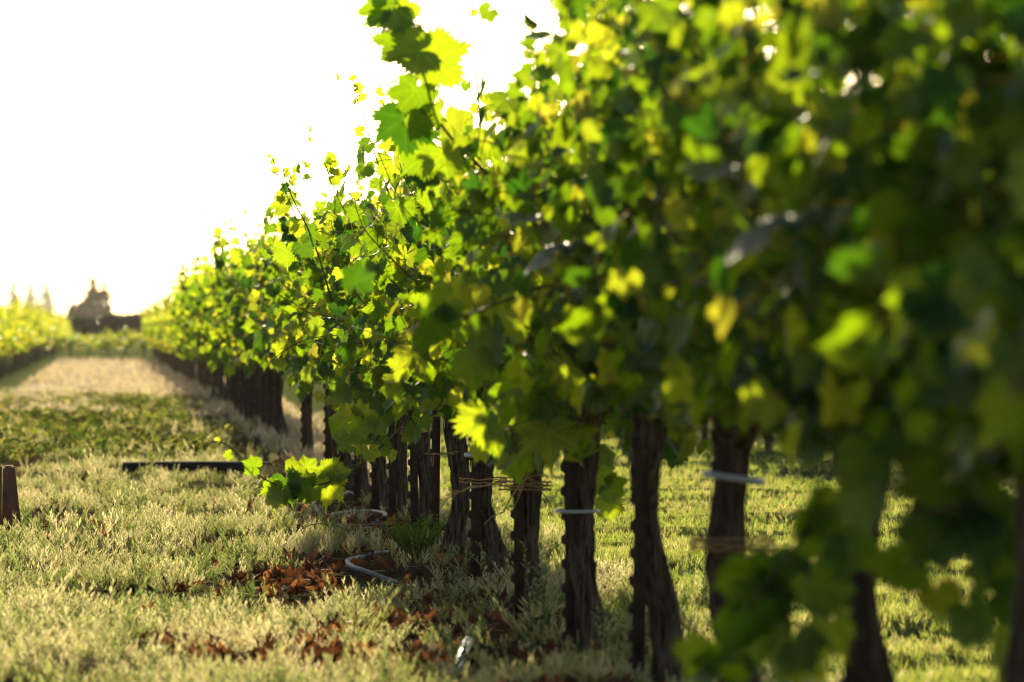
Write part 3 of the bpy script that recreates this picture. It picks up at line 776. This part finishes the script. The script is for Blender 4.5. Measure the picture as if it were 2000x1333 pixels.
def stone(px, py, r, name, label, mat, sc=(1, .8, .7)):
    V, F = ico(3); out = []
    for v in V:
        n = mnoise.noise(Vector(v)*1.4+Vector((px, py, 0))); out.append(np.array(v)*(1+.28*n)*r*np.array(sc))
    b = MB().add(np.array(out), F3=F); o = link(name, b.mesh(name, mat, True)); o.location = on_ground(px, py)+Vector((0, 0, r*.5*sc[2])); tag(o, label, 'stone')
stone(922, 1190, .022, 'stone', 'small pale stone at the foot of the frayed-twine trunk', M_stone)
stone(1172, 1392, .03, 'stone', 'pale stone in the weeds near the bottom of the clipped trunk', M_stone) if False else None
def stick(pts, r, label, name='stick', mat=None):
    A = smooth_path([on_ground(a, b)+Vector((0, 0, z)) for a, b, z in pts])
    tag(link(name, MB().tube(A, np.linspace(r, r*.45, len(A)), 7).mesh(name, mat or M_wood, True)), label, 'stick')
stick([(515, 1102, .012), (545, 1105, .015), (580, 1108, .012), (602, 1107, .01)], .008, 'straight dead stick on the brown leaf litter')
stick([(760, 1092, .01), (700, 1080, .055), (650, 1078, .10), (600, 1085, .115), (560, 1100, .10), (535, 1108, .09)], .0032, 'thin dead cane arching over the pale weeds')
stick([(720, 1085, .02), (680, 1080, .08), (640, 1075, .15), (610, 1070, .20)], .0026, 'thin straight dead cane rising to the long low shoot')
stick([(245, 1153, .0), (268, 1150, .012), (292, 1152, .016), (318, 1154, .0)], .017, 'weathered grey piece of wood half buried in the weeds', 'wood_chunk')

# ---------------------------------------------------------------- low plants
def scatter(name, tmpl, X, Y, size, tone, rng, mat, label, cat, tilt=.25, z=0):
    """tmpl: list of (V, F4, shade) ; one mesh of all the copies"""
    n = len(X); Z = gz(X, Y)+z
    ang = rng.uniform(0, 2*math.pi, n); tx, ty = rng.normal(0, tilt, n), rng.normal(0, tilt, n)
    ti = rng.integers(0, len(tmpl), n); Vs, Fs, T = [], [], []; off = 0
    for k, (tv, tf, sh) in enumerate(tmpl):
        i = np.nonzero(ti == k)[0]
        if not len(i): continue
        c, s = np.cos(ang[i]), np.sin(ang[i])
        x = tv[None, :, 0]*c[:, None]-tv[None, :, 1]*s[:, None]; y = tv[None, :, 0]*s[:, None]+tv[None, :, 1]*c[:, None]; zz = np.broadcast_to(tv[None, :, 2], x.shape)
        x = x+zz*tx[i][:, None]; y = y+zz*ty[i][:, None]
        S_ = size[i][:, None]
        V = np.stack([x*S_+X[i][:, None], y*S_+Y[i][:, None], zz*S_+Z[i][:, None]], 2)
        Fs.append((tf[None]+(np.arange(len(i))*len(tv))[:, None, None]+off).reshape(-1, tf.shape[1])); Vs.append(V.reshape(-1, 3))
        T.append((tone[i][:, None]+sh[None]).ravel()); off += len(tv)*len(i)
    o = link(name, mesh_np(name, np.vstack(Vs), np.vstack(Fs), tone=np.clip(np.concatenate(T), 0, 1), mat=mat))
    return tag(o, label, cat, kind='stuff')
def blade(p, d, ln, w, up=.0):
    """a narrow leaf: kite of 4 verts"""
    p = np.array(p); d = np.array(d, float); d /= np.linalg.norm(d); s = np.cross(d, [.1, .2, 1.]); s /= np.linalg.norm(s)+1e-9
    m = p+d*ln*.55+np.array([0, 0, up*ln*.3])
    return [p, m+s*w, p+d*ln, m-s*w]
def sprig(rng, nl=20, h=1.0, leaf=.28, w=.021, branches=3):
    V, F, T = [], [], []
    def stem(p0, d0, ln, nl):
        n0 = len(V); d0 = np.array(d0)/np.linalg.norm(d0)
        s = np.cross(d0, [.3, .9, .1]); s /= np.linalg.norm(s)
        e = p0+d0*ln
        for q in (p0-s*.012, p0+s*.012, e+s*.006, e-s*.006): V.append(q); T.append(-.15)
        F.append((n0, n0+1, n0+2, n0+3))
        for i in range(nl):
            t = .12+.9*i/nl; a = i*2.4+rng.uniform(0, .6); up = rng.uniform(.7, 1.6)+t
            d = np.array([math.cos(a), math.sin(a), up]); n0 = len(V)
            for q in blade(p0+d0*ln*min(t, 1), d, leaf*rng.uniform(.7, 1.2)*(1-.35*t), w): V.append(q); T.append(.12*t)
            F.append((n0, n0+1, n0+2, n0+3))
    stem(np.zeros(3), [rng.normal(0, .12), rng.normal(0, .12), 1], h, nl)
    for b in range(branches):
        a = rng.uniform(0, 6.28); stem(np.array([0, 0, h*rng.uniform(.02, .35)]), [math.cos(a)*.6, math.sin(a)*.6, 1], h*rng.uniform(.45, .75), nl//2)
    return np.array(V), np.array(F), np.array(T)
def tuft(rng, nb=9, spread=.5, w=.03):
    V, F, T = [], [], []
    for i in range(nb):
        a = rng.uniform(0, 6.28); n0 = len(V); p = np.array([rng.normal(0, .12), rng.normal(0, .12), 0])
        for q in blade(p, [math.cos(a)*spread*rng.random(), math.sin(a)*spread*rng.random(), 1], rng.uniform(.6, 1.1), w, 0): V.append(q); T.append(rng.uniform(-.1, .1))
        F.append((n0, n0+1, n0+2, n0+3))
    return np.array(V), np.array(F), np.array(T)
def broad(rng, nl=9):
    V, F, T = [], [], []
    for i in range(nl):
        a = rng.uniform(0, 6.28); n0 = len(V); p = np.array([rng.normal(0, .25), rng.normal(0, .25), rng.uniform(.1, .7)])
        for q in blade(p, [math.cos(a), math.sin(a), rng.uniform(-.1, .9)], rng.uniform(.4, .7), rng.uniform(.12, .2)): V.append(q); T.append(rng.uniform(-.15, .15))
        F.append((n0, n0+1, n0+2, n0+3))
    return np.array(V), np.array(F), np.array(T)
rg = np.random.default_rng(77)
SPRIGS = [sprig(rg) for _ in range(7)]
TUFTS = [tuft(rg) for _ in range(6)]
BROAD = [broad(rg) for _ in range(6)]
def vnoise(X, Y, s, seed=0):
    return np.array([mnoise.noise(Vector((x*s, y*s, seed))) for x, y in zip(X, Y)])
HOSE_XY = np.array([tuple(on_ground(a, b))[:2] for a, b in hp])
def hose_zone(X, Y):
    q = np.full(len(X), 9.0)
    for i in range(len(HOSE_XY)-1):
        for f in (0, .5):
            h = HOSE_XY[i]*(1-f)+HOSE_XY[i+1]*f; q = np.minimum(q, ((X-h[0])/.08)**2+((Y-h[1]+.2)/.34)**2)
    return np.exp(-q)
def litter_zone(X, Y):
    """0..1 where the ground is bare with fallen leaves"""
    z = np.zeros(len(X))
    for px, py, rx, ry in ((630, 1140, .30, 1.3), (820, 1310, .45, .55), (560, 1300, .45, .45), (660, 1010, .30, 2.4), (720, 1050, .16, 1.0), (760, 1240, .2, .6)):
        c = on_ground(px, py); z = np.maximum(z, .42*np.exp(-((X-1.22)/.2)**2)); z = np.maximum(z, np.exp(-(((X-c.x)/rx)**2+((Y-c.y)/ry)**2)))
    return np.clip(z*(1+1.1*vnoise(X, Y, 4.5, 17)), 0, 1)
# silvery weeds, denser near the camera
def ys_by_view(rng, n, y0, y1):
    u = rng.random(n); return 1/(1/y0+u*(1/y1-1/y0))
nc = 8200
Yc = ys_by_view(rg, nc, 9.4, 62); Xc = rg.uniform(-3.0, 2.1, nc)
keep = (Xc > -1.15-Yc*.030) & (Xc < .6+Yc*.15); Xc, Yc = Xc[keep], Yc[keep]
cn = vnoise(Xc, Yc, .9, 3); c2 = vnoise(Xc, Yc, 2.6, 9)
keep = rg.random(len(Xc)) < np.clip(.62+1.1*cn+1.2*c2, .06, 1)*(1-.97*np.clip(litter_zone(Xc, Yc)*1.5, 0, 1))*(1-.5*np.exp(-((Xc-1.40)/.2)**2))*(1-hose_zone(Xc, Yc))
Xc, Yc, cn, c2 = Xc[keep], Yc[keep], cn[keep], c2[keep]
per = rg.integers(6, 14, len(Xc)); i = np.repeat(np.arange(len(Xc)), per)
cs = rg.uniform(.7, 1.35, len(Xc))*(1+.45*c2); ct = np.clip(.48+.5*cn+rg.normal(0, .2, len(Xc)), .0, .95)  # broad noise paints shade patches into the weeds as darker green
rad = .055*cs[i]*np.sqrt(rg.random(len(i)))*(1+rg.random(len(i))); an = rg.uniform(0, 6.28, len(i))
X = Xc[i]+rad*np.cos(an); Y = Yc[i]+rad*np.sin(an)
tall = np.where(rg.random(len(X)) < .03, rg.uniform(1.5, 2.4, len(X)), 1.0)
size = rg.uniform(.036, .074, len(X))*cs[i]*tall
tone = np.clip(ct[i]+rg.normal(0, .22, len(X)), .0, 1)
scatter('silvery_weeds', SPRIGS, X, Y, size, tone, rg, M_weed, 'short pale silvery weeds covering the ground before the trunks', 'weeds', .3)
# mown grass right of the row
n = 52000
Y = ys_by_view(rg, n, 8.5, 34); X = rg.uniform(1.75, 5.6, n); keep = (X < .2+Y*.25) & (X > .05*Y); X, Y = X[keep], Y[keep]
nn = vnoise(X, Y, 1.2, 5); stripes = np.sin(2*math.pi*Y/1.05+.5*np.sin(1.7*X))
size = rg.uniform(.025, .05, len(X))*(1+.35*stripes*(X > 2.3))
tone = np.clip(.48+.5*nn+.12*stripes+rg.normal(0, .14, len(X)), 0, .95)
scatter('mown_grass', TUFTS, X, Y, size, tone, rg, M_grass, 'short mown grass in the next alley beyond the trunks', 'grass', .35)
# leafy weeds across the track farther on, coloured dark to stand in for shade
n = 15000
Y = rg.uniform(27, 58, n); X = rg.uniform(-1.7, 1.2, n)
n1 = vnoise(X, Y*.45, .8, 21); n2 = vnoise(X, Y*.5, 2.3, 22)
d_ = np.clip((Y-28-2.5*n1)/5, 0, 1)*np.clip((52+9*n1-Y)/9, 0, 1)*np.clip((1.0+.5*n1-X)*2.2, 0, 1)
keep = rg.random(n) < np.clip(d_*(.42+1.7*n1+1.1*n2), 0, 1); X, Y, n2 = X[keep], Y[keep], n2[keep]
scatter('shade_dark_weeds', BROAD, X, Y, rg.uniform(.05, .15, len(X))*(1+.6*n2), np.clip(rg.normal(.42, .36, len(X)), 0, 1), rg, M_shade_weed, 'green leafy weeds with shade put into their colour, spread across the track behind the black pipe', 'weeds', .3)
# dry grass on the far track and beside the trunks
n = 26000
Y = ys_by_view(rg, n, 24, 125); X = rg.uniform(-1.5, 2.3, n)
nn = vnoise(X, Y, .5, 31)
side = np.exp(-((X-1.75)/.32)**2)*(Y > 24)
keep = rg.random(n) < np.clip((Y-38)/14, 0, 1)*np.clip(.5+1.5*nn, .05, 1)+.8*side*np.clip(.6+nn, 0, 1)
X, Y, side = X[keep], Y[keep], side[keep]
scatter('dry_grass', TUFTS, X, Y, rg.uniform(.05, .13, len(X))*(1+1.2*side*rg.random(len(X))), np.clip(rg.normal(.55, .25, len(X)), 0, 1), rg, M_straw, 'straw coloured dry grass on the far track and along the trunks', 'dry grass', .4)
# fallen leaves
def dead_tmpl(rng):
    V, F, P = leaf_template(rng, simple=True)
    V = V.copy(); r = np.hypot(V[:, 0], V[:, 1]); V[:, 2] = V[:, 2]+rng.uniform(.8, 2.2)*r*r*np.where(V[:, 0] > 0, 1, rng.uniform(-.4, 1))+rng.normal(0, .04, len(V))
    return V, F, np.zeros(len(V))
DEAD = [dead_tmpl(rg) for _ in range(8)]
n = 60000
Y = ys_by_view(rg, n, 9.8, 24); X = rg.uniform(-.7, 1.7, n)
z_ = litter_zone(X, Y); keep = rg.random(n) < np.clip(z_**1.1*.15+.010*np.clip(vnoise(X, Y, 1.7, 44)+.2, 0, 1)+.002, 0, 1)*(1-.9*hose_zone(X, Y)); X, Y = X[keep], Y[keep]
scatter('fallen_leaves', DEAD, X, Y, rg.uniform(.022, .052, len(X)), np.clip(rg.beta(.9, 2.3, len(X)), 0, 1), rg, M_dead, 'curled brown and orange dead leaves lying on the bare soil', 'dead leaves', .5, .012)
# twig bits
n = 1500
Y = ys_by_view(rg, n*8, 9.8, 24); X = rg.uniform(-.4, 1.8, n*8); keep = rg.random(n*8) < litter_zone(X, Y)*.35; X, Y = X[keep], Y[keep]
def bit(rng):
    V = np.array([(-.5, -.012, .02), (.5, -.008, .05), (.5, .008, .07), (-.5, .012, .05)]); return V, np.array([(0, 1, 2, 3)]), np.zeros(4)
scatter('twig_litter', [bit(rg)], X, Y, rg.uniform(.03, .12, len(X)), np.full(len(X), .2), rg, M_straw, 'fine dry twig bits scattered among the fallen leaves', 'twigs', .4, .006)

# taller single weeds
def tall_weed(px, py, h, seed, label, mat=M_weed, n=5, group=None, name='tall_weed', leaf=.12, w=.012, nl=26, tone=.5, spread=.35, jit=.02):
    rng = np.random.default_rng(seed); b = MB(); c = on_ground(px, py)
    for i in range(n):
        hh = h*rng.uniform(.6, 1.0); a = rng.uniform(0, 6.28); dx, dy = math.cos(a)*spread*rng.random(), math.sin(a)*spread*rng.random()
        p0 = np.array([rng.normal(0, jit), rng.normal(0, jit), -.01]); pts = [p0+np.array([dx*t*hh*(.6+.6*t), dy*t*hh*(.6+.6*t), t*hh]) for t in np.linspace(0, 1, 8)]
        b.tube(pts, np.linspace(.0026, .001, 8), 4, tone*.6)
        for q in range(nl):
            t = .08+.92*q/nl; f = t*7; j = min(int(f), 6); p = pts[j]+(pts[j+1]-pts[j])*(f-j); aa = q*2.4+rng.uniform(0, .5)
            d = np.array([math.cos(aa), math.sin(aa), rng.uniform(.4, 1.3)]); V = blade(p, d, leaf*h*rng.uniform(.7, 1.3)*(1.1-.5*t), w*h*1.6)
            b.add(np.array(V), [(0, 1, 2, 3)], tone=float(np.clip(tone+rng.normal(0, .15), 0, 1)))
    o = link(name, b.mesh(name, mat)); o.location = c; return tag(o, label, 'weed', group)
tall_weed(1050, 1228, .30, 1, 'upright silvery weed in front of the star-knotted trunk', n=6)
tall_weed(1000, 1180, .24, 2, 'silvery weed leaning out from the foot of the frayed-twine trunk', n=9, spread=.8)
tall_weed(960, 1215, .15, 3, 'low spreading silvery weed beside the pale stone', n=16, spread=1.3, jit=.05)
tall_weed(880, 1195, .13, 4, 'bushy pale weed between hose loop and pale stone', n=18, spread=1.0, jit=.035)
tall_weed(770, 1190, .12, 5, 'bushy pale weed at the edge of the leaf litter below the hose loop', n=18, spread=1.0, jit=.03)
tall_weed(1225, 1320, .22, 6, 'tufted pale weed between the clipped trunk and the bare dark trunk', n=14, spread=.8, jit=.05)
tall_weed(1350, 1300, .20, 7, 'thick pale weed lit bright right of the bare dark trunk', n=12, spread=.6, jit=.04)
tall_weed(1240, 1180, .16, 8, 'yellow-green weed in the mown grass behind the bare dark trunk', mat=M_green, n=9, spread=.8, jit=.03, tone=.7)
tall_weed(1160, 1240, .13, 9, 'silvery weed at the foot of the clipped trunk', n=9, spread=.8, jit=.03)
tall_weed(905, 1150, .17, 10, 'feathery pale weed at the foot of the shaggy curved trunk', n=9, spread=.8, jit=.03)
# the bushy bright green weed
def bushy():
    r = empty('bushy_weed', on_ground(812, 1118), 'bushy bright green weed with narrow arching leaves before the stakes', 'weed')
    rng = np.random.default_rng(8); st, fo = MB(), MB()
    for i in range(34):
        a = rng.uniform(0, 6.28); rr_ = .13*math.sqrt(rng.random()); h = .21*rng.uniform(.55, 1.1)
        pts = [np.array([math.cos(a)*rr_*(.2+t), math.sin(a)*rr_*(.2+t), h*(t-.15*t*t)]) for t in np.linspace(0, 1, 7)]
        st.tube(pts, np.linspace(.002, .0009, 7), 4)
        for q in range(24):
            t = .15+.85*q/24; f = t*6; j = min(int(f), 5); p = pts[j]+(pts[j+1]-pts[j])*(f-j); aa = q*2.4+rng.uniform(0, .6)
            d = np.array([math.cos(aa), math.sin(aa), rng.uniform(.1, 1.0)])
            fo.add(np.array(blade(p, d, rng.uniform(.022, .042), .0042, .5)), [(0, 1, 2, 3)], tone=float(np.clip(rng.normal(.42, .2), 0, 1)))
    link('stem', st.mesh('stem', M_cane, True), r); link('foliage', fo.mesh('foliage', M_green), r)
bushy()
tall_weed(728, 1082, .10, 12, 'dry straw-brown dead weed left of the bushy green one', mat=M_straw, n=14, spread=1.2, jit=.07, tone=.25, name='dead_weed')

# ---------------------------------------------------------------- hedge and far trees
def clump_crown(rng, pts, size, flat=.6):
    """leaf-clump faces at the points"""
    n = len(pts); nr = rng.normal(0, 1, (n, 3)); md = rng.normal(0, 1, (n, 3)); Rm = frames(nr, md)
    base = np.array([(-.5, -.3, 0), (0, -.55, .1), (.5, -.25, 0), (.35, .4, .1), (-.3, .5, 0)])
    V = np.einsum('nij,vj->nvi', Rm, base)*(size*rng.uniform(.5, 1.3, n))[:, None, None]+pts[:, None, :]
    f = np.array([(0, 1, 2), (0, 2, 3), (0, 3, 4)])[None]+(np.arange(n)*5)[:, None, None]
    return V.reshape(-1, 3), f.reshape(-1, 3), np.repeat(rng.random(n), 5)
def conifer(px, d, top_py, wid_px, seed, label, base_py=650):
    rng = np.random.default_rng(seed); p = at(px, 640, d); p.z = 0
    h = CAM_H+(640-top_py)/FPX*d; rad = wid_px/2/FPX*d
    r = empty('conifer', p, label, 'tree')
    link('trunk', MB().tube([(0, 0, 0), (.01*h, 0, h*.5), (0, 0, h*.97)], [h*.02, h*.012, h*.003], 8).mesh('trunk', M_bark, True), r)
    pts = []
    for i in range(95):                                    # drooping boughs of uneven length
        t = 1-rng.random()**.7; a = rng.uniform(0, 6.28); ln = rad*(1-t)**.75*rng.uniform(.45, 1.25)+rad*.06
        q = rng.random(55)**.7; z = h*(.06+.92*t)-.22*ln*q+rng.normal(0, h*.012, 55)
        wv = rng.normal(0, .16, 55)*ln
        pts.append(np.stack([ln*q*math.cos(a)-wv*math.sin(a), ln*q*math.sin(a)+wv*math.cos(a), z], 1))
    V, F, T = clump_crown(rng, np.vstack(pts), h*.042)
    link('crown', mesh_np('crown', V, F, tone=T, mat=M_conifer), r)
conifer(27, 1800, 549, 44, 1, 'slim hazy conifer, leftmost of three above the left vine row')
conifer(60, 1850, 556, 44, 2, 'slim hazy conifer in the middle of the three above the left vine row')
conifer(90, 1900, 548, 46, 3, 'palest slim conifer, nearest of the three to the dark round tree')
conifer(182, 520, 541, 66, 4, 'taller pointed dark conifer above the far hedge')
conifer(205, 530, 550, 56, 5, 'shorter pointed dark conifer beside the taller one above the hedge')
def round_tree(px, d, top_py, wid_px, seed, label):
    rng = np.random.default_rng(seed); p = at(px, 640, d); p.z = 0
    h = CAM_H+(640-top_py)/FPX*d; rad = wid_px/2/FPX*d
    r = empty('broadleaf_tree', p, label, 'tree')
    b = MB().tube([(0, 0, 0), (0, 0, h*.5)], [h*.035, h*.02], 8)
    for i in range(6):
        a = i*1.05; b.tube([(0, 0, h*.3), (math.cos(a)*rad*.4, math.sin(a)*rad*.4, h*.55), (math.cos(a)*rad*.65, math.sin(a)*rad*.65, h*.75)], [h*.016, h*.01, h*.004], 6)
    link('trunk', b.mesh('trunk', M_bark, True), r)
    pts = []
    for i in range(26):
        a = rng.uniform(0, 6.28); q = rad*.72*math.sqrt(rng.random()); c = np.array([q*math.cos(a), q*math.sin(a), h*(.18+.64*math.sqrt(max(0, 1-(q/rad)**2))*math.sqrt(rng.random()))])
        u = rng.normal(0, 1, (420, 3)); u /= np.linalg.norm(u, axis=1)[:, None]
        pts.append(c+u*rng.uniform(.3, 1, (420, 1))*np.array([rad*.30, rad*.30, h*.17])*rng.uniform(.7, 1.25))
    V, F, T = clump_crown(rng, np.vstack(pts), h*.06)
    link('crown', mesh_np('crown', V, F, tone=T, mat=M_conifer), r)
round_tree(151, 500, 583, 46, 6, 'low rounded dark tree at the foot of the two pointed conifers')
round_tree(172, 505, 571, 46, 8, 'rounded dark tree between the low one and the pointed conifers')
round_tree(209, 510, 590, 26, 9, 'small dark bush under the shorter pointed conifer')
def hedge():
    rng = np.random.default_rng(12); n = 30000; d = 205
    x = rng.uniform(-14, 9, n); y = rng.uniform(-.8, .8, n); z = np.abs(rng.random(n))**.8*1.75
    top = 1.62+.10*np.sin(x*1.3)+.06*np.sin(x*3.7+1); z = z*top/1.75
    V, F, T = clump_crown(rng, np.stack([x, y+d, z], 1), .20)
    r = empty('hedge', (0, 0, 0), 'dark clipped hedge across the distance below the tall dark trees', 'hedge')
    link('foliage', mesh_np('foliage', V, F, tone=T, mat=M_conifer), r)
    b = MB()
    for i in range(40):
        b.tube([(-14+i*.58, d, 0), (-14+i*.58+rng.normal(0, .1), d, 1.1)], [.03, .015], 5)
    link('trunk', b.mesh('trunk', M_bark), r)
hedge()

# ---------------------------------------------------------------- haze: one closed box round everything
def haze():
    m, nt, N, L = new_mat('haze'); out = N('ShaderNodeOutputMaterial'); v = N('ShaderNodeVolumePrincipled')
    v.inputs['Color'].default_value = (1.0, .94, .84, 1); v.inputs['Density'].default_value = .00013; v.inputs['Anisotropy'].default_value = .2
    L(v.outputs[0], out.inputs['Volume'])
    b = MB().box((0, 1000, 13.5), (3100, 2150, 29.5))
    o = link('haze', b.mesh('haze', m)); tag(o, 'thin warm haze over the vineyard', 'haze', kind='stuff')
haze()
